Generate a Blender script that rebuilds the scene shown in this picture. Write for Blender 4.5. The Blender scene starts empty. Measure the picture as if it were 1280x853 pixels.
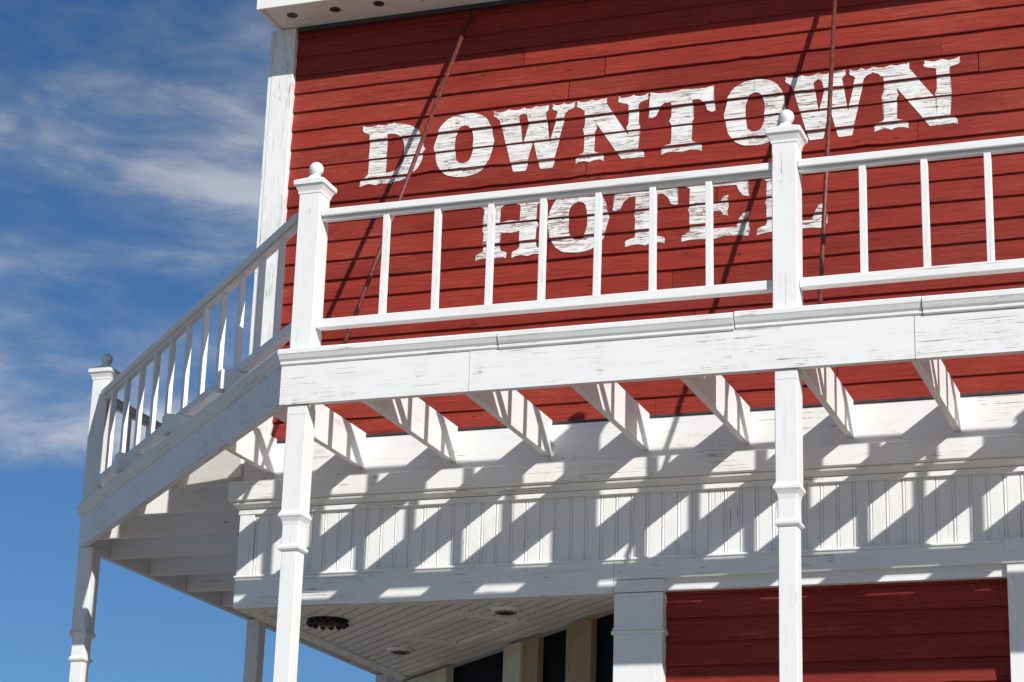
import bpy, bmesh, math, random
from mathutils import Vector, Matrix, noise as mnoise
random.seed(7)
scene=bpy.context.scene
GZ=-5.07
# ------------------------------------------------------------------ helpers
def empty(name):
    e=bpy.data.objects.new(name,None); scene.collection.objects.link(e); return e
def link(o,parent):
    scene.collection.objects.link(o)
    if parent: o.parent=parent
    return o
def mesh_obj(name,verts,faces,mat,parent=None,uvs=None,smooth=False):
    me=bpy.data.meshes.new(name); me.from_pydata(verts,[],faces); me.update()
    if uvs:
        l=me.uv_layers.new(name='UVMap')
        for p in me.polygons:
            for k,li in enumerate(p.loop_indices): l.data[li].uv=uvs[p.index][k]
    if mat: me.materials.append(mat)
    if smooth:
        for p in me.polygons: p.use_smooth=True
    o=bpy.data.objects.new(name,me); return link(o,parent)
def bm_obj(name,bm,mat,parent=None,mw=None,smooth=False):
    me=bpy.data.meshes.new(name); bmesh.ops.recalc_face_normals(bm,faces=bm.faces[:]); bm.to_mesh(me); bm.free()
    if mat: me.materials.append(mat)
    if smooth:
        for p in me.polygons: p.use_smooth=True
    o=bpy.data.objects.new(name,me); link(o,parent)
    if mw is not None: o.matrix_local=mw
    return o
def beam(name,p0,p1,w,h,mat,parent=None,up=(0,0,1),bev=.004,wave=0.0):
    p0=Vector(p0);p1=Vector(p1); x=(p1-p0); L=x.length; x.normalize()
    up=Vector(up); y=up.cross(x).normalized(); z=x.cross(y)
    M=Matrix((( x.x,y.x,z.x,p0.x),(x.y,y.y,z.y,p0.y),(x.z,y.z,z.z,p0.z),(0,0,0,1)))
    bm=bmesh.new(); bmesh.ops.create_cube(bm,size=1)
    for v in bm.verts: v.co=Vector(((v.co.x+.5)*L,v.co.y*w,v.co.z*h))
    if bev: bmesh.ops.bevel(bm,geom=bm.edges[:],offset=min(bev,w*.2,h*.2),segments=2,affect='EDGES',profile=.6)
    return bm_obj(name,bm,mat,parent,M)
def box(name,x0,x1,y0,y1,z0,z1,mat,parent=None,bev=.004,axis=None):
    dx,dy,dz=x1-x0,y1-y0,z1-z0
    cx,cy,cz=(x0+x1)/2,(y0+y1)/2,(z0+z1)/2
    if axis is None: axis='xyz'[[dx,dy,dz].index(max(dx,dy,dz))]
    if axis=='x': return beam(name,(x0,cy,cz),(x1,cy,cz),dy,dz,mat,parent,(0,0,1),bev)
    if axis=='y': return beam(name,(cx,y0,cz),(cx,y1,cz),dx,dz,mat,parent,(0,0,1),bev)
    return beam(name,(cx,cy,z0),(cx,cy,z1),dx,dy,mat,parent,(0,1,0),bev)
def sweep(name,path,prof,mat,parent=None,closed=True):
    P=[Vector(p) for p in path]; n=len(P); secs=[]; cum=[0]
    for i in range(1,n): cum.append(cum[-1]+(P[i]-P[i-1]).length)
    for i in range(n):
        ds=[]
        if i>0: ds.append((P[i]-P[i-1]).normalized())
        if i<n-1: ds.append((P[i+1]-P[i]).normalized())
        ns=[Vector((-d.y,d.x)) for d in ds]
        m=sum(ns,Vector((0,0))); m.normalize(); k=1/max(.2,m.dot(ns[0]))
        secs.append([(P[i].x+m.x*o*k,P[i].y+m.y*o*k,z) for o,z in prof])
    verts=[v for s in secs for v in s]; m=len(prof); faces=[];uvs=[]
    pv=[0]
    for j in range(m): 
        a=prof[j];b=prof[(j+1)%m]; pv.append(pv[-1]+math.hypot(a[0]-b[0],a[1]-b[1]))
    for i in range(n-1):
        for j in range(m if closed else m-1):
            j2=(j+1)%m
            faces.append((i*m+j,(i+1)*m+j,(i+1)*m+j2,i*m+j2))
            uvs.append([(cum[i],pv[j]),(cum[i+1],pv[j]),(cum[i+1],pv[j+1]),(cum[i],pv[j+1])])
    if closed:
        faces.append(tuple(range(m))); uvs.append([(p[0],p[1]) for p in prof])
        faces.append(tuple((n-1)*m+j for j in reversed(range(m)))); uvs.append([(p[0],p[1]) for p in reversed(prof)])
    o=mesh_obj(name,verts,faces,mat,parent,uvs)
    bm=bmesh.new(); bm.from_mesh(o.data); bmesh.ops.recalc_face_normals(bm,faces=bm.faces[:]); bm.to_mesh(o.data); bm.free()
    return o
# ------------------------------------------------------------------ materials
class NT:
    def __init__(s,tree): s.t=tree; s.n=tree.nodes; s.l=tree.links
    def new(s,t,**k):
        nd=s.n.new(t)
        for a,b in k.items(): setattr(nd,a,b)
        return nd
    def link(s,a,b): s.l.new(a,b)
    def val(s,sock,v):
        if hasattr(v,'is_linked'): s.link(v,sock)
        else: sock.default_value=v
    def math(s,op,a,b=0.0,c=None,clamp=False):
        nd=s.new('ShaderNodeMath',operation=op,use_clamp=clamp); s.val(nd.inputs[0],a); s.val(nd.inputs[1],b)
        if c is not None: s.val(nd.inputs[2],c)
        return nd.outputs[0]
    def mix(s,f,a,b,mode='MIX'):
        nd=s.new('ShaderNodeMix',data_type='RGBA',blend_type=mode)
        s.val(nd.inputs[0],f)
        for i,v in ((6,a),(7,b)):
            if isinstance(v,tuple) and len(v)==3: v=v+(1,)
            s.val(nd.inputs[i],v)
        return nd.outputs[2]
    def noise(s,vec,scale,detail=4,rough=.55,dist=0):
        nd=s.new('ShaderNodeTexNoise'); s.link(vec,nd.inputs['Vector']); nd.inputs['Scale'].default_value=scale
        nd.inputs['Detail'].default_value=detail; nd.inputs['Roughness'].default_value=rough; nd.inputs['Distortion'].default_value=dist
        return nd.outputs['Fac']
    def mapv(s,vec,scale=(1,1,1),loc=(0,0,0),rot=(0,0,0)):
        nd=s.new('ShaderNodeMapping'); s.link(vec,nd.inputs['Vector'])
        nd.inputs['Scale'].default_value=scale; nd.inputs['Location'].default_value=loc; nd.inputs['Rotation'].default_value=rot
        return nd.outputs[0]
    def ramp(s,f,a,b,lo=0.,hi=1.):
        nd=s.new('ShaderNodeMapRange',interpolation_type='SMOOTHSTEP'); s.link(f,nd.inputs[0])
        for i,v in enumerate((a,b,lo,hi)): nd.inputs[i+1].default_value=v
        return nd.outputs[0]
def newmat(name):
    m=bpy.data.materials.new(name); m.use_nodes=True; nt=NT(m.node_tree)
    b=m.node_tree.nodes['Principled BSDF']; return m,nt,b
def wood_paint(name,base=(.82,.81,.785),dark=(.62,.605,.57),wood=(.27,.235,.19),chip=.61,stretch=(1.2,16,16),uv=False,rough=.5,bump=.35,stain=.45,crk=.70):
    m,nt,b=newmat(name)
    tc=nt.new('ShaderNodeTexCoord'); v=tc.outputs['UV'] if uv else tc.outputs['Object']
    oi=nt.new('ShaderNodeObjectInfo')
    sc=nt.new('ShaderNodeVectorMath',operation='MULTIPLY_ADD')
    comb=nt.new('ShaderNodeCombineXYZ')
    for i in range(3): nt.link(oi.outputs['Random'],comb.inputs[i])
    nt.link(comb.outputs[0],sc.inputs[0]); sc.inputs[1].default_value=(37,11,23); nt.link(v,sc.inputs[2])
    v=sc.outputs[0]
    vs=nt.mapv(v,stretch)
    grain=nt.noise(vs,3.2,4,.65,.3)
    blot=nt.noise(v,2.3,4,.7)
    c=nt.mix(nt.ramp(grain,.50,.76,0,stain),base,dark)
    c=nt.mix(nt.ramp(blot,.45,.72,0,.35),c,(dark[0]*1.2,dark[1]*1.15,dark[2]*1.05))
    chn=nt.noise(vs,5.5,5,.72,.6)
    ch=nt.math('MULTIPLY',nt.ramp(chn,chip,chip+.03),nt.ramp(blot,.53,.60))
    c=nt.mix(ch,c,wood)
    crack=nt.ramp(nt.noise(nt.mapv(v,tuple(q*(.5 if q<2 else 3.4) for q in stretch)),3.1,1,.5,.2),crk,crk+.03)
    crack=nt.math('MULTIPLY',crack,nt.ramp(blot,.50,.58))
    c=nt.mix(nt.math('MULTIPLY',crack,.8),c,(wood[0]*.35,wood[1]*.33,wood[2]*.33))
    nt.link(c,b.inputs['Base Color']); b.inputs['Roughness'].default_value=rough
    h=nt.math('MULTIPLY',grain,.6)
    h=nt.math('SUBTRACT',h,nt.math('MULTIPLY',ch,.5)); h=nt.math('SUBTRACT',h,nt.math('MULTIPLY',crack,.9))
    bp=nt.new('ShaderNodeBump'); bp.inputs['Strength'].default_value=bump; bp.inputs['Distance'].default_value=.004
    nt.link(h,bp.inputs['Height']); nt.link(bp.outputs[0],b.inputs['Normal'])
    return m
WHITE=wood_paint('white_painted_wood',chip=.645,stain=.35)
WHITE_UV=wood_paint('white_painted_board',uv=True,stretch=(1.1,17,17),chip=.605,crk=.66)
WHITE_OLD=wood_paint('white_weathered_wood',chip=.575,stain=.7,dark=(.50,.48,.44),bump=.5)
WHITE_BAND=wood_paint('white_beadboard_paint',stretch=(14,14,1.2),chip=.66,stain=.3)
def red_paint(name):
    m,nt,b=newmat(name)
    tc=nt.new('ShaderNodeTexCoord'); v=tc.outputs['Object']
    at=nt.new('ShaderNodeAttribute'); at.attribute_name='tint'
    sep=nt.new('ShaderNodeSeparateColor'); nt.link(at.outputs['Color'],sep.inputs[0])
    off=nt.new('ShaderNodeCombineXYZ'); nt.link(nt.math('MULTIPLY',sep.outputs[1],40.),off.inputs[0]); nt.link(nt.math('MULTIPLY',sep.outputs[2],9.),off.inputs[1])
    ad=nt.new('ShaderNodeVectorMath',operation='ADD'); nt.link(v,ad.inputs[0]); nt.link(off.outputs[0],ad.inputs[1]); v2=ad.outputs[0]
    vs=nt.mapv(v2,(.9,4,24))
    grain=nt.noise(vs,3.0,5,.72,.6)
    big=nt.noise(nt.mapv(v,(.8,1,1.8)),1.1,3,.65)
    base=(.290,.0275,.0145); darkc=(.150,.0125,.0075); light=(.39,.075,.046)
    c=nt.mix(sep.outputs[0],base,(.215,.0180,.0105))
    c=nt.mix(nt.ramp(grain,.50,.68,0,.75),c,darkc)
    c=nt.mix(nt.ramp(grain,.45,.30,0,.5),c,light)
    c=nt.mix(nt.ramp(big,.46,.70,0,.40),c,(.34,.050,.030))
    c=nt.mix(nt.ramp(big,.45,.28,0,.35),c,(.18,.014,.009))
    chipn=nt.noise(nt.mapv(v2,(1.3,5,44)),4,5,.72,.5)
    chip=nt.ramp(chipn,.61,.645)
    c=nt.mix(nt.math('MULTIPLY',chip,.75),c,(.055,.014,.010))
    worn=nt.math('MULTIPLY',nt.ramp(chipn,.40,.36),nt.ramp(big,.48,.60))
    c=nt.mix(nt.math('MULTIPLY',worn,.5),c,(.44,.19,.14))
    vo=nt.new('ShaderNodeTexVoronoi'); nt.link(nt.mapv(v2,(1.6,1,5)),vo.inputs['Vector']); vo.inputs['Scale'].default_value=1.9
    knot=nt.ramp(vo.outputs['Distance'],.085,.05)
    c=nt.mix(nt.math('MULTIPLY',knot,.75),c,(.045,.008,.006))
    nt.link(c,b.inputs['Base Color']); b.inputs['Roughness'].default_value=.65
    b.inputs['Specular IOR Level'].default_value=.3
    h=nt.math('SUBTRACT',nt.math('MULTIPLY',grain,.8),nt.math('MULTIPLY',chip,.6))
    bp=nt.new('ShaderNodeBump'); bp.inputs['Strength'].default_value=.8; bp.inputs['Distance'].default_value=.006
    nt.link(h,bp.inputs['Height']); nt.link(bp.outputs[0],b.inputs['Normal'])
    return m
RED=red_paint('red_painted_siding')
def letter_paint(name='weathered_white_lettering',k=0.0):
    m,nt,b=newmat(name)
    tc=nt.new('ShaderNodeTexCoord'); v=tc.outputs['Object']
    vs=nt.mapv(v,(1.6,4,20)); g=nt.noise(vs,3.2,5,.72,.5); blot=nt.noise(v,4.0,4,.65)
    c=nt.mix(nt.ramp(g,.44,.66,0,.6),(.80,.785,.75),(.46,.41,.37))
    gn=nt.noise(nt.mapv(v,(3.2,4,24)),3.4,6,.78,.9)
    gone=nt.math('MULTIPLY',nt.ramp(gn,.555-k,.585-k),nt.ramp(blot,.42,.52))
    c=nt.mix(nt.math('MULTIPLY',gone,.9),c,(.26,.060,.040))
    gone2=nt.math('MULTIPLY',nt.ramp(nt.noise(nt.mapv(v,(1.3,3,46)),3,3,.6,.3),.58,.62),.8)
    c=nt.mix(gone2,c,(.15,.055,.04))
    nt.link(c,b.inputs['Base Color']); b.inputs['Roughness'].default_value=.65
    bp=nt.new('ShaderNodeBump'); bp.inputs['Strength'].default_value=.7; bp.inputs['Distance'].default_value=.005
    nt.link(nt.math('SUBTRACT',g,gone),bp.inputs['Height']); nt.link(bp.outputs[0],b.inputs['Normal']); return m
LETTER=letter_paint(); LETTER2=letter_paint('weathered_white_lettering_worn',.025)
def simple(name,col,rough=.6,metal=0,var=.15,scale=8,spec=.5):
    m,nt,b=newmat(name); tc=nt.new('ShaderNodeTexCoord'); n=nt.noise(tc.outputs['Object'],scale,4,.6)
    d=tuple(x*(1-var*2) for x in col); c=nt.mix(nt.ramp(n,.35,.65),col,d); nt.link(c,b.inputs['Base Color'])
    b.inputs['Roughness'].default_value=rough; b.inputs['Metallic'].default_value=metal; b.inputs['Specular IOR Level'].default_value=spec
    bp=nt.new('ShaderNodeBump'); bp.inputs['Strength'].default_value=.3; bp.inputs['Distance'].default_value=.004; nt.link(n,bp.inputs['Height']); nt.link(bp.outputs[0],b.inputs['Normal'])
    return m
RUST=simple('red_painted_steel_rod',(.20,.045,.03),.55,.2,.25,40)
DARK=simple('dark_flashing_and_shade',(.05,.05,.055),.5,0,.2,10)  # flashing and vents, also the painted shade strip below the cornice
GLASS=simple('dark_window_glass',(.005,.005,.006),.5,0,.1,2,.03)
TAN=simple('tan_door_trim',(.36,.25,.13),.6,0,.1,6)
CREAM=simple('cream_trim',(.60,.55,.45),.6,0,.1,6)
LAMPD=simple('dark_lamp_metal',(.03,.028,.028),.45,.5,.2,40)
LAMPG=simple('frosted_lamp_lens',(.25,.24,.22),.3,0,.1,20)
ROOF=simple('roof_membrane',(.12,.12,.12),.8,0,.2,3)
NAIL=simple('rusty_nail_head',(.10,.06,.045),.7,0,.2,40)
BALL=simple('white_gloss_finial',(.82,.81,.78),.45,0,.04,14)
# ------------------------------------------------------------------ roots
hotel=empty('hotel_building'); balcony=empty('hotel_balcony'); sign=empty('hotel_sign_lettering')
WY=1.424; CRN=-.92
# ------------------------------------------------------------------ siding
PITCH=.134; SZ0=.205
rows=[]
def siding(name,x0,x1,z0,z1,y,mat,parent,pitch=PITCH,seed=1,tilt=.016,reg=None,joint=(2.0,4.0)):
    rnd=random.Random(seed); verts=[];faces=[];tint=[]
    z=z0;i=0
    while z<z1-.01:
        zt=min(z+pitch,z1+.004); yo=y+rnd.uniform(-.003,.003)
        if reg is not None: reg.append((z,zt,yo,tilt))
        x=x0-rnd.uniform(0,1.5)
        while x<x1:
            xe=x+rnd.uniform(*joint); a=max(x,x0); e=min(xe,x1)-rnd.uniform(.0015,.005)
            if e-a>.05:
                t=(rnd.random()**1.3,rnd.random(),rnd.random()); n=max(2,int((e-a)/.10)+1); ph=rnd.uniform(0,99)
                dz=rnd.uniform(-.002,.003)
                prev=None
                for k in range(n):
                    xx=a+(e-a)*k/(n-1)
                    w=mnoise.noise(Vector((xx*1.8,ph,0)))*.004+mnoise.noise(Vector((xx*9,ph,3)))*.002+dz
                    nk=mnoise.noise(Vector((xx*5,ph,11)))
                    if nk>.42: w+=(nk-.42)*.035
                    wy=mnoise.noise(Vector((xx*1.3,ph,7)))*.0012
                    b=len(verts)
                    verts+= [(xx,yo+.03,z+w+.002),(xx,yo+.0015+wy,z+w),(xx,yo+wy,z+w+.003),(xx,yo+tilt,zt+.006)]
                    if prev is not None:
                        for q in range(3):
                            faces.append((prev+q,b+q,b+q+1,prev+q+1)); tint.append(t)
                    prev=b
            x=xe
        z+=pitch;i+=1
    o=mesh_obj(name,verts,faces,mat,parent)
    ca=o.data.color_attributes.new('tint','FLOAT_COLOR','CORNER')
    for p in o.data.polygons:
        for li in p.loop_indices: ca.data[li].color=(*tint[p.index],1)
    bm=bmesh.new(); bm.from_mesh(o.data)
    for f in bm.faces:
        if f.normal.y>0 : f.normal_flip()
    bm.to_mesh(o.data); bm.free()
    return o
SY=1.440
siding('upper_wall_siding',CRN+.05,9,SZ0,3.12,SY,RED,hotel,reg=rows,seed=4)
nv=[];nf=[];rn=random.Random(3)
for (ra,rb,yo,tilt) in rows:
    x=-.6
    while x<6:
        if rn.random()<.8:
            cx=x+rn.uniform(-.02,.02); cz=ra+.028+rn.uniform(-.006,.006); yy=yo+tilt*(cz-ra)/(rb-ra)-.0015; b=len(nv); rr=.0042
            nv+=[(cx+rr*math.cos(a*math.tau/6),yy,cz+rr*math.sin(a*math.tau/6)) for a in range(6)]; nf.append(tuple(b+q for q in range(6)))
        x+=.61
mesh_obj('siding_nail_heads',nv,nf,NAIL,hotel)
box('upper_wall_core',CRN+.05,9,1.475,1.6,-.1,3.4,simple('red_core',(.06,.008,.006)),hotel,0,axis='x')
box('upper_side_wall',CRN+.03,CRN+.2,1.605,12,-.1,3.4,RED,hotel,0,axis='y')
box('upper_corner_board',-.912,-.752,1.405,1.465,.215,3.085,WHITE_OLD,hotel,.004)
box('upper_corner_board_side',-.935,-.914,1.408,1.56,.215,3.085,WHITE_OLD,hotel,.003)
box('building_roof',-.85,9,1.45,12,3.33,3.4,ROOF,hotel,0,axis='x')
# cornice
box('cornice_soffit',-.85,9,1.075,1.60,3.092,3.115,WHITE,hotel,.002,axis='x')
box('cornice_fascia',-.87,9,1.045,1.072,3.065,3.30,WHITE,hotel,.004,axis='x')
box('cornice_end_board',-.872,-.852,1.075,1.60,3.068,3.30,WHITE,hotel,.003,axis='y')
box('cornice_cap',-.91,9,1.0,1.60,3.302,3.34,WHITE,hotel,.006,axis='x')
box('cornice_shadow_strip',-.74,9,1.412,1.436,3.062,3.09,DARK,hotel,.006,axis='x')  # dark-coloured strip that stands in for the shadow under the cornice
def disc(name,c,r,h,mat,parent,segs=28,axis_dn=True,r2=None):
    bm=bmesh.new(); bmesh.ops.create_cone(bm,cap_ends=True,segments=segs,radius1=r2 or r,radius2=r,depth=h)
    o=bm_obj(name,bm,mat,parent,Matrix.Translation(c)); return o
vx=-.70; k=0
while vx<8.8:
    disc('soffit_vent_%d'%k,(vx,1.235,3.0905),.036,.006,DARK,hotel,20); vx+=.31;k+=1
# ------------------------------------------------------------------ ledger, ledge, band
path=[(9,WY),(CRN,WY),(CRN,12)]
sweep('ledger_board',path,[(0,-.05),(0,.205),(-.05,.205),(-.05,-.05)],WHITE_UV,hotel)
sweep('wall_flashing',path,[(.008,.208),(.008,.222),(-.03,.230),(-.03,.208)],DARK,hotel)
sweep('ledge_beam',path,[(.055,-.175),(.065,-.165),(.065,-.052),(.055,-.043),(-.04,-.043),(-.04,-.175)],WHITE_UV,hotel)
sweep('ledge_moulding',path,[(.012,-.215),(.02,-.205),(.045,-.19),(.05,-.178),(-.03,-.178),(-.03,-.215)],WHITE_UV,hotel)
sweep('band_top_strip',path,[(.006,-.25),(.010,-.247),(.010,-.218),(-.02,-.218),(-.02,-.25)],WHITE_UV,hotel)
def bead(name,p0,p1,z0,z1,nrm,mat,parent,pitch=.094,seed=2,depth=.007):
    rnd=random.Random(seed); p0=Vector(p0);p1=Vector(p1); d=(p1-p0);L=d.length;d.normalize();nrm=Vector(nrm)
    prof=[];s=0
    while s<L:
        w=pitch; y=rnd.uniform(-.0015,.0015)
        prof+=[(s,-depth+y),(s+.004,-depth+y),(s+.006,y),(s+.011,y+.002),(s+.016,y),(s+.018,-depth*.7),(s+.021,-depth*.7),(s+.023,y),(s+w-.002,y)]
        s+=w
    prof=[(min(a,L),b) for a,b in prof]
    verts=[];faces=[]
    for a,b in prof:
        q=p0+d*a+nrm*b; verts+=[(q.x,q.y,z0),(q.x,q.y,z1)]
    for i in range(len(prof)-1): faces.append((2*i,2*i+2,2*i+3,2*i+1))
    o=mesh_obj(name,verts,faces,mat,parent); return o
bead('beadboard_band',(CRN+.10,WY+.012),(9,WY+.012),-.64,-.21,(0,-1),WHITE_BAND,hotel)
bead('beadboard_band_side',(CRN+.012,WY+.1),(CRN+.012,12),-.64,-.21,(-1,0),WHITE_BAND,hotel)
box('band_core',CRN+.03,9,WY+.03,WY+.10,-.83,-.05,WHITE,hotel,0,axis='x')
box('band_core_side',CRN+.03,CRN+.10,WY+.102,12,-.83,-.05,WHITE,hotel,0,axis='y')
box('band_corner_trim',CRN-.002,CRN+.098,WY-.004,WY+.026,-.636,-.219,WHITE,hotel,.003)
box('band_corner_trim_side',CRN-.004,CRN+.022,WY+.028,WY+.12,-.636,-.219,WHITE,hotel,.003)
sweep('band_lower_board',[(1.53,WY),(CRN,WY),(CRN,12)],[(.006,-.842),(.006,-.640),(-.02,-.628),(-.105,-.628),(-.105,-.842)],WHITE_UV,hotel)
sweep('band_lower_board_right',[(9,WY),(1.532,WY)],[(.006,-.762),(.006,-.640),(-.02,-.628),(-.10,-.628),(-.10,-.762)],WHITE_UV,hotel)
sweep('band_lower_bead',[(3.78,WY),(CRN,WY),(CRN,12)],[(.007,-.652),(.014,-.648),(.014,-.640),(.007,-.634)],WHITE_UV,hotel)
# ------------------------------------------------------------------ storefront
box('front_pilaster',1.535,1.828,WY+.004,WY+.14,GZ+.2,-.842,WHITE,hotel,.004,axis='z')
box('front_pilaster_head',1.533,1.831,WY-.001,WY+.142,-.838,-.765,WHITE,hotel,.003,axis='x')
box('front_pilaster_collar',1.523,1.842,WY-.010,WY+.14,-1.085,-1.065,WHITE,hotel,.004,axis='x')
box('front_pilaster_collar_low',1.529,1.836,WY-.004,WY+.14,-1.062,-1.048,WHITE,hotel,.003,axis='x')
siding('lower_wall_siding',1.83,3.79,GZ+.25,-.77,1.50,RED,hotel,seed=11,pitch=.137,joint=(4,5),tilt=.02)
box('lower_wall_core',1.83,9,1.54,1.66,GZ,-.10,simple('red_core_low',(.15,.012,.01)),hotel,0,axis='x')
box('door_casing',3.792,4.12,WY+.002,WY+.13,GZ+.2,-.764,WHITE,hotel,.004,axis='z')
box('door_casing_head',3.788,9,WY-.012,WY+.0,-.70,-.625,WHITE,hotel,.004,axis='x')
siding('lower_wall_siding_east',4.12,9,GZ+.25,-.77,1.50,RED,hotel,seed=12,pitch=.137,joint=(4,5),tilt=.02)
box('building_plinth',1.5,9,1.40,1.7,GZ,GZ+.25,simple('concrete_plinth',(.35,.34,.32)),hotel,.005,axis='x')
box('entry_return_wall',1.535,1.66,1.565,1.72,GZ,-.845,WHITE,hotel,0,axis='z')
S=Vector((1.535,1.715)); e=Vector((-.7071,.7071)); nrm=Vector((-.7071,-.7071))
def dpanel(name,s0,s1,z0,z1,out,th,mat,bev=.003):
    a=S+e*s0+nrm*(out-th/2); b=S+e*s1+nrm*(out-th/2); zc=(z0+z1)/2
    return beam(name,(a.x,a.y,zc),(b.x,b.y,zc),th,z1-z0,mat,hotel,(0,0,1),bev)
dpanel('entry_wall_core',0,3.55,GZ,-.85,-.05,.08,simple('dark_interior',(.02,.018,.016)),0)
dpanel('entry_door_frame_dark',.0,.13,GZ,-.86,.02,.06,CREAM)
dpanel('entry_window_1',.13,.46,GZ+.6,-.86,-.03,.02,GLASS,0)
dpanel('entry_door_stile',.46,.80,GZ,-.86,.01,.05,TAN)
dpanel('entry_door_glass',.80,1.20,GZ+.6,-.86,-.03,.02,GLASS,0)
dpanel('entry_door_jamb',1.20,1.42,GZ,-.86,.01,.05,TAN)
dpanel('entry_trim',1.42,1.68,GZ,-.86,.03,.06,CREAM)
dpanel('entry_window_2',1.68,2.62,GZ+.6,-.86,-.03,.02,GLASS,0)
dpanel('entry_wall_white',2.62,3.5,GZ,-.86,.03,.07,CREAM)
dpanel('entry_base',.0,3.5,GZ,GZ+.6,.035,.05,TAN)
def ceiling():
    bm=bmesh.new(); z=-.832
    w=.088
    A=Vector((CRN+.1,WY+.09))
    n=Vector((.7071,.7071)); d=Vector((-.7071,.7071))
    base=A.dot(n)
    i=0
    while i*w<2.6:
        a0=base-.8+i*w
        for (p,q,dz) in ((0,.007,.010),(.007,w,0)):
            vs=[]
            for aa,tt in ((a0+p,-5),(a0+p,5),(a0+q,5),(a0+q,-5)):
                pt=n*aa+d*tt; vs.append(bm.verts.new((pt.x,pt.y,z+dz)))
            bm.faces.new(vs)
        i+=1
    def clip(co,no):
        g=bm.verts[:]+bm.edges[:]+bm.faces[:]
        bmesh.ops.bisect_plane(bm,geom=g,plane_co=co,plane_no=no,clear_outer=True)
    clip((CRN+.09,0,0),(-1,0,0)); clip((0,WY+.09,0),(0,-1,0)); clip((1.533,0,0),(1,0,0))
    q=S+nrm*(-.03); clip((q.x,q.y,0),(.7071,.7071,0))
    return bm_obj('porch_ceiling',bm,WHITE,hotel)
ceiling()
box('porch_ceiling_deck',CRN+.1,1.53,WY+.11,4.4,-.80,-.78,WHITE,hotel,0,axis='y')
hc=Vector((.22,2.30)); hx=Vector((.7071,-.7071)); hy=Vector((.7071,.7071))
def H(a,b): p=hc+hx*a+hy*b; return (p.x,p.y,-.844)
for i,(a,b) in enumerate((((-.5,-.2),(.5,-.2)),((.47,-.17),(.47,.2)),((.5,.23),(-.5,.23)),((-.47,.2),(-.47,-.17)))):
    beam('ceiling_hatch_trim_%d'%i,H(*a),H(*b),.05,.024,WHITE,hotel,(0,0,1),.003)
def lamp(name,x,y,r,dark):
    L=empty(name)
    disc('rim',(x,y,-.842),r,.018,LAMPD if dark else WHITE,L,32,r2=r*.86)
    disc('lens',(x,y,-.8535),r*.72,.008,LAMPG if not dark else LAMPD,L,32)
    if dark:
        for i in range(14):
            a=i*math.tau/14; bm=bmesh.new(); bmesh.ops.create_uvsphere(bm,u_segments=10,v_segments=6,radius=.018)
            bm_obj('stud_%d'%i,bm,LAMPD,L,Matrix.Translation((x+math.cos(a)*r*.88,y+math.sin(a)*r*.88,-.858)),True)
        disc('hub',(x,y,-.862),r*.3,.02,simple('rusty_hub',(.14,.06,.04)),L,20)
    else: disc('bulb_recess',(x,y,-.859),r*.5,.004,LAMPD,L,24)
lamp('ceiling_lamp',-.51,1.92,.135,True); lamp('ceiling_lamp',.73,1.80,.095,False); lamp('ceiling_lamp',-.45,2.98,.095,False)
# ------------------------------------------------------------------ balcony
C3=3.05
full=[(0,0),(-C3,C3),(-C3,12)]
fprof=[(0,0),(0,.228),(-.045,.228),(-.045,0)]
def off(p,o): return [(a+o,b) for a,b in p]
sweep('fascia_corner',[(1.132,0)]+full,fprof,WHITE_UV,balcony)
sweep('fascia_board_1',[(3.555,0),(1.135,0)],off(fprof,.0015),WHITE_UV,balcony)
sweep('fascia_board_2',[(9,0),(3.559,0)],off(fprof,-.001),WHITE_UV,balcony)
cprof=[(.004,.229),(.010,.236),(.010,.250),(.020,.262),(.030,.284),(.034,.290),(.034,.312),(.028,.320),(-.145,.326),(-.145,.231)]
sweep('crown_corner',[(1.30,0)]+full,cprof,WHITE_UV,balcony)
sweep('crown_1',[(2.615,0),(1.304,0)],[(a+.004,b-.003) for a,b in cprof],WHITE_UV,balcony)
sweep('crown_2',[(3.60,0),(2.622,0)],[(a-.002,b+.003) for a,b in cprof],WHITE_UV,balcony)
sweep('crown_3',[(9,0),(3.605,0)],off(cprof,.003),WHITE_UV,balcony)
x=-.72;i=0
while x<8.9:
    y0=.047 if x>-.04 else -x+.07
    jz=random.uniform(-.003,.003)
    beam('joist_%d'%i,(x+random.uniform(-.006,.006),y0,.118+jz),(x,WY-.002,.118),.040,.228,WHITE,balcony,(0,0,1),.004); x+=.61;i+=1
y=1.62;i=0
while y<11.8:
    xl=-y+.07 if y<3 else -C3+.047
    beam('side_joist_%d'%i,(xl,y,.116),(CRN-.003,y,.116),.040,.226,WHITE,balcony,(0,0,1),.004); y+=.61;i+=1
beam('hip_joist',(CRN-.01,WY+.0,.112),(-1.46,1.58,.112),.036,.222,WHITE,balcony,(0,0,1),.004)
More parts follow.
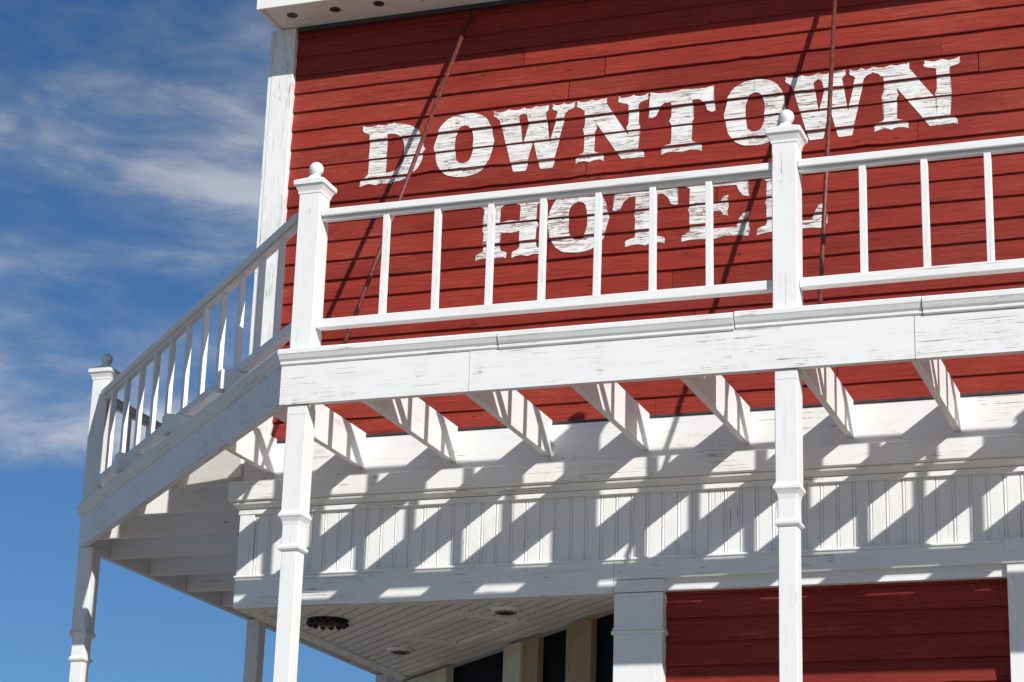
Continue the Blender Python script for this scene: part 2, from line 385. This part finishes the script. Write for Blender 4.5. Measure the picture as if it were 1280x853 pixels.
def turned(name,rings,mat,parent,x,y,rot=0):
    verts=[];faces=[]
    for z,h in rings: verts+=[(-h,-h,z),(h,-h,z),(h,h,z),(-h,h,z)]
    n=len(rings)
    for i in range(n-1):
        for j in range(4):
            faces.append((4*i+j,4*i+(j+1)%4,4*i+4+(j+1)%4,4*i+4+j))
    faces.append((3,2,1,0)); faces.append(tuple(4*(n-1)+j for j in range(4)))
    vs=[(v[2],v[1],-v[0]) for v in verts]
    R=Matrix(((0,0,-1,0),(0,1,0,0),(1,0,0,0),(0,0,0,1)))
    bm=bmesh.new(); bv=[bm.verts.new(v) for v in vs]
    for f in faces: bm.faces.new([bv[k] for k in f])
    bmesh.ops.recalc_face_normals(bm,faces=bm.faces[:])
    ve=[ed for ed in bm.edges if abs(ed.verts[0].co.x-ed.verts[1].co.x)>.02]
    bmesh.ops.bevel(bm,geom=ve,offset=.004,segments=2,affect='EDGES')
    return bm_obj(name,bm,mat,parent,Matrix.Translation((x,y,0))@Matrix.Rotation(rot,4,'Z')@R)
def post(k,x,y,lo=.0,top=True,rot=0):
    turned('post_%d_lower'%k,[(GZ,.075),(GZ+.5,.075),(GZ+.53,.052),(-.832,.0485),(-.829,.056),(-.820,.063),(-.808,.064),(-.801,.057),(-.792,.051),(-.690,.050),(-.665,.054),(-.645,.064),(-.636,.070),(-.624,.070),(-.615,.064),(-.603,.0600),(-.06,.0605),(-.05,.0605),(-.004,.0605)],WHITE,balcony,x,y,rot)
    if top:
        turned('post_%d_upper'%k,[(.328,.067),(1.262,.067),(1.268,.071),(1.280,.071),(1.290,.075),(1.308,.084),(1.318,.096),(1.342,.097),(1.349,.090),(1.382,.034),(1.40,.022)],WHITE,balcony,x,y,rot)
        bm=bmesh.new(); bmesh.ops.create_uvsphere(bm,u_segments=24,v_segments=14,radius=.043)
        bm_obj('post_%d_ball'%k,bm,BALL,balcony,Matrix.Translation((x,y,1.44)),True)
        disc('post_%d_neck'%k,(x,y,1.40),.026,.022,BALL,balcony,18)
PX=[.105,2.885,5.665,8.4]
for k,x in enumerate(PX): post(k,x,.073)
post(10,-2.965,3.075); post(11,-2.965,5.84); post(12,-2.965,8.6); post(13,-2.965,11.4)
def rail(tag,a,b,n=None,sp=.316,s0=None,feet=False,sag=0):
    a=Vector(a);b=Vector(b);d=(b-a);L=d.length;d.normalize(); R=balcony
    def seg(nm,z,w,h,bev): return beam(nm,(a.x,a.y,z+random.uniform(-.002,.002)),(b.x,b.y,z+random.uniform(-.002,.002)),w,h,WHITE,R,(0,0,1),bev)
    seg('top_rail_%s'%tag,1.150,.088,.042,.006); seg('top_rail_sub_%s'%tag,1.1185,.040,.018,.002)
    seg('bottom_rail_%s'%tag,.480,.062,.052,.004)
    s=s0 if s0 is not None else sp; k=0
    while s<L-.06:
        p=a+d*s+d*random.uniform(-.005,.005); t=d*random.uniform(-.006,.006)
        beam('baluster_%s_%d'%(tag,k),(p.x,p.y,.503),(p.x+t.x,p.y+t.y,1.112),.036,.036,WHITE,R,(d.y,-d.x,0),.003)
        s+=sp;k+=1
    if feet:
        s=.95; o=Vector((-d.y,d.x))
        while s<L-.3:
            p=a+d*s+o*.055; beam('rail_foot_%s_%d'%(tag,int(s*10)),(p.x-d.x*.05,p.y-d.y*.05,.391),(p.x+d.x*.05,p.y+d.y*.05,.391),.17,.124,WHITE,R,(0,0,1),.004); s+=1.12
rail('front_1',(.175,.073),(2.815,.073),sp=.3145,s0=.395)
rail('front_2',(2.955,.073),(5.595,.073),sp=.327,s0=.335)
rail('front_3',(5.735,.073),(8.33,.073),sp=.32)
rail('corner',(.035,.075),(-2.91,3.02),sp=.36,s0=.33,feet=True)
rail('side_1',(-2.965,3.15),(-2.965,5.77),sp=.32)
rail('side_2',(-2.965,5.91),(-2.965,8.53),sp=.32)
rail('side_3',(-2.965,8.67),(-2.965,11.33),sp=.32)
def rod(p0,p1,r=.0135):
    E=empty('tie_rod'); p0=Vector(p0);p1=Vector(p1); d=p1-p0
    bm=bmesh.new(); bmesh.ops.create_cone(bm,cap_ends=True,segments=10,radius1=r,radius2=r,depth=d.length)
    bm_obj('rod',bm,RUST,E,Matrix.Translation((p0+p1)/2)@d.to_track_quat('Z','Y').to_matrix().to_4x4(),True)
    bm=bmesh.new(); bmesh.ops.create_cone(bm,cap_ends=True,segments=16,radius1=.035,radius2=.035,depth=.02)
    bm_obj('wall_plate',bm,RUST,E,Matrix.Translation(p0+Vector((0,.02,0)))@Matrix.Rotation(math.pi/2,4,'X'))
rod((.49,1.43,3.03),(.27,.17,.30)); rod((2.90,1.43,3.03),(3.03,.17,.30)); rod((5.75,1.43,3.03),(5.8,.17,.30))
# ------------------------------------------------------------------ lettering
def serif(x0,x1,s0,s1,top=False,h=.17):
    w=x1-x0
    pts=[(x0,0),(x0+.13*w,.028),(x0+.3*w,.035),(x0+.42*w,.022),(x0+.5*w,.004),(x0+.58*w,.022),(x0+.7*w,.035),(x0+.87*w,.028),(x1,0),
         (x1-.012,.045),(x1+.004,.075),(x1-.015,.105),(x1-.06,.125),(s1+.02,.14),(s1,h),(s0,h),(s0-.02,.14),(x0+.06,.125),(x0+.015,.105),(x0-.004,.075),(x0+.012,.045)]
    if top: pts=[(a,1-b) for a,b in pts][::-1]
    return ('p',pts)
def poly(*p): return ('p',list(p))
def stem(x0,x1,a=.1,b=.9,bump=True):
    m=(a+b)/2
    if bump: return poly((x0,a),(x1,a),(x1,m-.06),(x1+.028,m),(x1,m+.06),(x1,b),(x0,b),(x0,m+.06),(x0-.028,m),(x0,m-.06))
    return poly((x0,a),(x1,a),(x1,b),(x0,b))
def sup(cx,cy,rx,ry,n,t):
    c,s=math.cos(t),math.sin(t); return (cx+rx*math.copysign(abs(c)**(2/n),c),cy+ry*math.copysign(abs(s)**(2/n),s))
def ring(cx,cy,rx,ry,ix,iy,icx=None,t0=0,t1=math.tau,n=2.5,ni=2.6,spur=True,seg=48):
    q=[]; icx=cx if icx is None else icx; pr=None
    for i in range(seg+1):
        t=t0+(t1-t0)*i/seg
        bmp=1.0
        if spur:
            for a in (0,math.pi,math.tau):
                bmp+=.055*max(0,1-abs(t-a)/.16)
        cur=(sup(cx,cy,rx*bmp,ry,n,t),sup(icx,cy,ix,iy,ni,t))
        if pr: q.append(poly(pr[0],cur[0],cur[1],pr[1]))
        pr=cur
    return q
L={}
L['D']=(1.02,[serif(0,.52,.12,.42),serif(0,.52,.12,.42,True),stem(.13,.42,bump=False)]+ring(.40,.5,.61,.485,.30,.32,icx=.40,t0=-math.pi/2,t1=math.pi/2,spur=False,seg=28)+[poly((.40,.0150),(.40,.18),(.36,.18),(.36,.03)),poly((1.0,.44),(1.045,.5),(1.0,.56))])
L['O']=(.93,ring(.465,.5,.455,.51,.145,.30))
L['W']=(1.27,[poly((.08,.9),(.40,.9),(.545,.0),(.335,.0)),poly((.40,.0),(.545,.0),(.73,.9),(.60,.9)),poly((.52,.9),(.82,.9),(.96,.0),(.75,.0)),poly((.82,.0),(.96,.0),(1.15,.9),(1.02,.9)),
    poly((.335,.001),(.44,.028),(.545,.001),(.53,-.02),(.35,-.02)),poly((.75,.001),(.85,.028),(.96,.001),(.945,-.02),(.765,-.02)),
    serif(0,.49,.09,.40,True),serif(.47,.87,.53,.81,True,.13),serif(.93,1.27,1.03,1.15,True)])
L['N']=(1.10,[stem(.13,.29,.1,.95),serif(0,.43,.13,.29),poly((.10,.93),(.40,.99),(.99,.07),(.97,.0),(.70,.0)),serif(0,.46,.10,.40,True),stem(.80,.96,.05,.9),serif(.64,1.10,.80,.96,True),poly((.70,.001),(.84,.03),(.99,.001),(1.05,-.01),(1.04,.07),(.97,.12),(.8,.13),(.72,.06))])
L['T']=(1.0,[stem(.345,.655,.1,.92),serif(.20,.80,.345,.655),serif(.02,.98,.10,.90,True,.2),poly((.0,.60),(.06,.585),(.12,.62),(.155,.72),(.24,.80),(.14,.90),(.02,.95),(.035,.8),(.02,.7)),poly((1,.60),(.94,.585),(.88,.62),(.845,.72),(.76,.80),(.86,.90),(.98,.95),(.965,.8),(.98,.7))])
L['H']=(1.05,[stem(.11,.37),stem(.68,.94),serif(0,.48,.11,.37),serif(0,.48,.11,.37,True),serif(.57,1.05,.68,.94),serif(.57,1.05,.68,.94,True),poly((.35,.43),(.53,.40),(.70,.43),(.70,.58),(.53,.61),(.35,.58))])
L['E']=(1.05,[stem(.12,.40),serif(0,1.0,.12,.86,False,.17),serif(0,1.0,.12,.86,True,.17),poly((.38,.43),(.58,.44),(.62,.37),(.70,.34),(.68,.42),(.70,.5),(.68,.58),(.70,.67),(.62,.64),(.58,.57),(.38,.58)),
    poly((.80,.14),(.86,.28),(.92,.36),(1.02,.38),(.985,.25),(1.02,.1),(.99,.02)),poly((.80,.86),(.86,.72),(.92,.64),(1.01,.62),(.975,.75),(1.01,.9),(.98,.98))])
L['L']=(1.02,[stem(.14,.44),serif(0,.56,.14,.44,True),serif(0,.98,.14,.84,False,.17),poly((.78,.14),(.84,.28),(.90,.38),(1.02,.41),(.985,.26),(1.02,.1),(.98,.02))])
def place(name,ch,x0,x1,z0,z1,mat):
    w,parts=L[ch]; me_bm=bmesh.new()
    sx=(x1-x0)/w; sz=z1-z0
    for pi,(_,pts) in enumerate(parts):
        base=bmesh.new(); vs=[]
        for a,b in pts:
            X=x0+a*sx; Z=z0+b*sz
            vs.append(base.verts.new((X+mnoise.noise(Vector((X*30,Z*30,1)))*.004,0,Z+mnoise.noise(Vector((X*30,Z*30,9)))*.004)))
        try: base.faces.new(vs)
        except Exception: base.free(); continue
        bmesh.ops.triangulate(base,faces=base.faces[:])
        depth=.0022+.00025*(pi%12)
        for (ra,rb,yo,tilt) in rows:
            if rb<z0-.05 or ra>z1+.05: continue
            b2=base.copy()
            for co,no in (((0,0,ra+.007),(0,0,-1)),((0,0,rb-.0005),(0,0,1))):
                if b2.faces: bmesh.ops.bisect_plane(b2,geom=b2.verts[:]+b2.edges[:]+b2.faces[:],plane_co=co,plane_no=no,clear_outer=True)
            mp={}
            for v in b2.verts:
                yy=yo+tilt*(v.co.z-ra-.003)/(rb-ra+.003)-depth
                mp[v]=me_bm.verts.new((v.co.x,yy,v.co.z))
            for f in b2.faces:
                try: me_bm.faces.new([mp[v] for v in f.verts])
                except Exception: pass
            b2.free()
        base.free()
    me=bpy.data.meshes.new(name)
    for f in me_bm.faces:
        f.normal_update()
        if f.normal.y>0: f.normal_flip()
    me_bm.to_mesh(me); me_bm.free(); me.materials.append(mat)
    link(bpy.data.objects.new(name,me),sign)
for i,(c,a,b) in enumerate((('D',-.24,.20),('O',.275,.675),('W',.67,1.215),('N',1.23,1.70),('T',1.70,2.13),('O',2.19,2.57),('W',2.57,3.11),('N',3.11,3.63))):
    place('letter_%s_%d'%(c.lower(),i),c,a,b,1.90,2.33,LETTER)
for i,(c,a,b) in enumerate((('H',.585,1.03),('O',1.06,1.45),('T',1.48,1.90),('E',1.92,2.36),('L',2.39,2.82))):
    place('letter_%s_%d'%(c.lower(),i+10),c,a,b,1.31,1.725,LETTER2)
# ------------------------------------------------------------------ ground
def gmat(name,c1,c2,scale):
    m,nt,b=newmat(name); tc=nt.new('ShaderNodeTexCoord'); n=nt.noise(tc.outputs['Object'],scale,4,.7); n2=nt.noise(tc.outputs['Object'],.08,2,.6)
    c=nt.mix(nt.ramp(n,.3,.7),c1,c2); c=nt.mix(nt.ramp(n2,.4,.6,0,.3),c,(c2[0]*.7,c2[1]*.7,c2[2]*.7)); nt.link(c,b.inputs['Base Color']); b.inputs['Roughness'].default_value=.9
    return m
R=3000
mesh_obj('ground',[(-R,-R,GZ-.12),(R,-R,GZ-.12),(R,R,GZ-.12),(-R,R,GZ-.12)],[(0,1,2,3)],gmat('gravel_ground',(.30,.27,.23),(.20,.18,.155),6))
mesh_obj('street',[(-60,-14,GZ-.116),(60,-14,GZ-.116),(60,-2.2,GZ-.116),(-60,-2.2,GZ-.116)],[(0,1,2,3)],gmat('dirt_street',(.24,.22,.19),(.17,.155,.135),9))
sw=empty('boardwalk')
BW=wood_paint('boardwalk_wood',(.30,.26,.21),(.2,.17,.14))
for i in range(14):
    yy=-1.7+i*.24
    box('plank_%d'%i,-4.2,10,yy,yy+.232,GZ-.115,GZ,BW,sw,.004,axis='x')
box('plank_floor',-4.2,1.5,1.665,12,GZ-.115,GZ-.003,BW,sw,.004,axis='y')
# ------------------------------------------------------------------ light
sv=Vector((1.18,-1.0,.885)).normalized()
el=math.asin(sv.z); rot=math.atan2(sv.x,sv.y)
ld=bpy.data.lights.new('sun','SUN'); ld.energy=5.0; ld.angle=math.radians(.5); ld.color=(1,.985,.95)
lo=bpy.data.objects.new('sun',ld); scene.collection.objects.link(lo); lo.rotation_euler=sv.to_track_quat('Z','Y').to_euler(); lo.location=(20,-20,20)
w=bpy.data.worlds.new('World'); scene.world=w; w.use_nodes=True; nt=NT(w.node_tree)
for n in list(nt.n): nt.n.remove(n)
sky=nt.new('ShaderNodeTexSky',sky_type='NISHITA'); sky.sun_disc=False; sky.sun_elevation=el; sky.sun_rotation=rot
sky.air_density=1.0; sky.dust_density=.2; sky.ozone_density=2.5
tint=nt.mix(1.0,sky.outputs[0],(.40,.64,.90),'MULTIPLY')
bg=nt.new('ShaderNodeBackground'); bg.inputs[1].default_value=.083; nt.link(tint,bg.inputs[0])
tc=nt.new('ShaderNodeTexCoord'); g=tc.outputs['Generated']
v=nt.mapv(g,(1,1,3.0),(.7,2.3,.9),(0,math.radians(6),0))
n1=nt.noise(v,5.2,6,.55,.3); n2=nt.noise(nt.mapv(g,(1,1,3.2),(3.1,1.7,.4)),15,6,.6,.4)
sep=nt.new('ShaderNodeSeparateXYZ'); nt.link(g,sep.inputs[0])
dens=nt.math('ADD',nt.math('MULTIPLY',n1,.68),nt.math('MULTIPLY',n2,.32))
cov=nt.math('SUBTRACT',nt.ramp(sep.outputs[2],.20,.26,-.20,.065),nt.ramp(sep.outputs[2],.5,.8,0,.15))
dens=nt.math('ADD',dens,cov)
mask=nt.ramp(dens,.43,.67,0,.92)
lit=nt.ramp(dens,.50,.72)
low=nt.ramp(sep.outputs[2],.45,.28)
cc=nt.mix(low,nt.mix(lit,(.19,.25,.36),(.38,.43,.52)),nt.mix(lit,(.30,.37,.50),(.64,.68,.74)))
bg2=nt.new('ShaderNodeBackground'); nt.link(cc,bg2.inputs[0]); bg2.inputs[1].default_value=.95
ms=nt.new('ShaderNodeMixShader'); nt.link(mask,ms.inputs[0]); nt.link(bg.outputs[0],ms.inputs[1]); nt.link(bg2.outputs[0],ms.inputs[2])
out=nt.new('ShaderNodeOutputWorld'); nt.link(ms.outputs[0],out.inputs[0])
# ------------------------------------------------------------------ camera
psi,th,rho=.352,.313,.032
s,c=math.sin(psi),math.cos(psi);st,ct=math.sin(th),math.cos(th)
f=Vector((-s*ct,c*ct,st)); r0=Vector((c,s,0)); u0=r0.cross(f)
r=r0*math.cos(rho)+u0*math.sin(rho); u=u0*math.cos(rho)-r0*math.sin(rho)
cd=bpy.data.cameras.new('camera'); cd.sensor_width=36; cd.lens=2790.6/1280*36; cd.clip_end=8000; cd.clip_start=.1
co=bpy.data.objects.new('camera',cd); scene.collection.objects.link(co)
co.matrix_world=Matrix(((r.x,u.x,-f.x,5.353),(r.y,u.y,-f.y,-10.829),(r.z,u.z,-f.z,-3.466),(0,0,0,1)))
scene.camera=co
scene.view_settings.view_transform='Standard'; scene.view_settings.look='None'; scene.view_settings.exposure=0
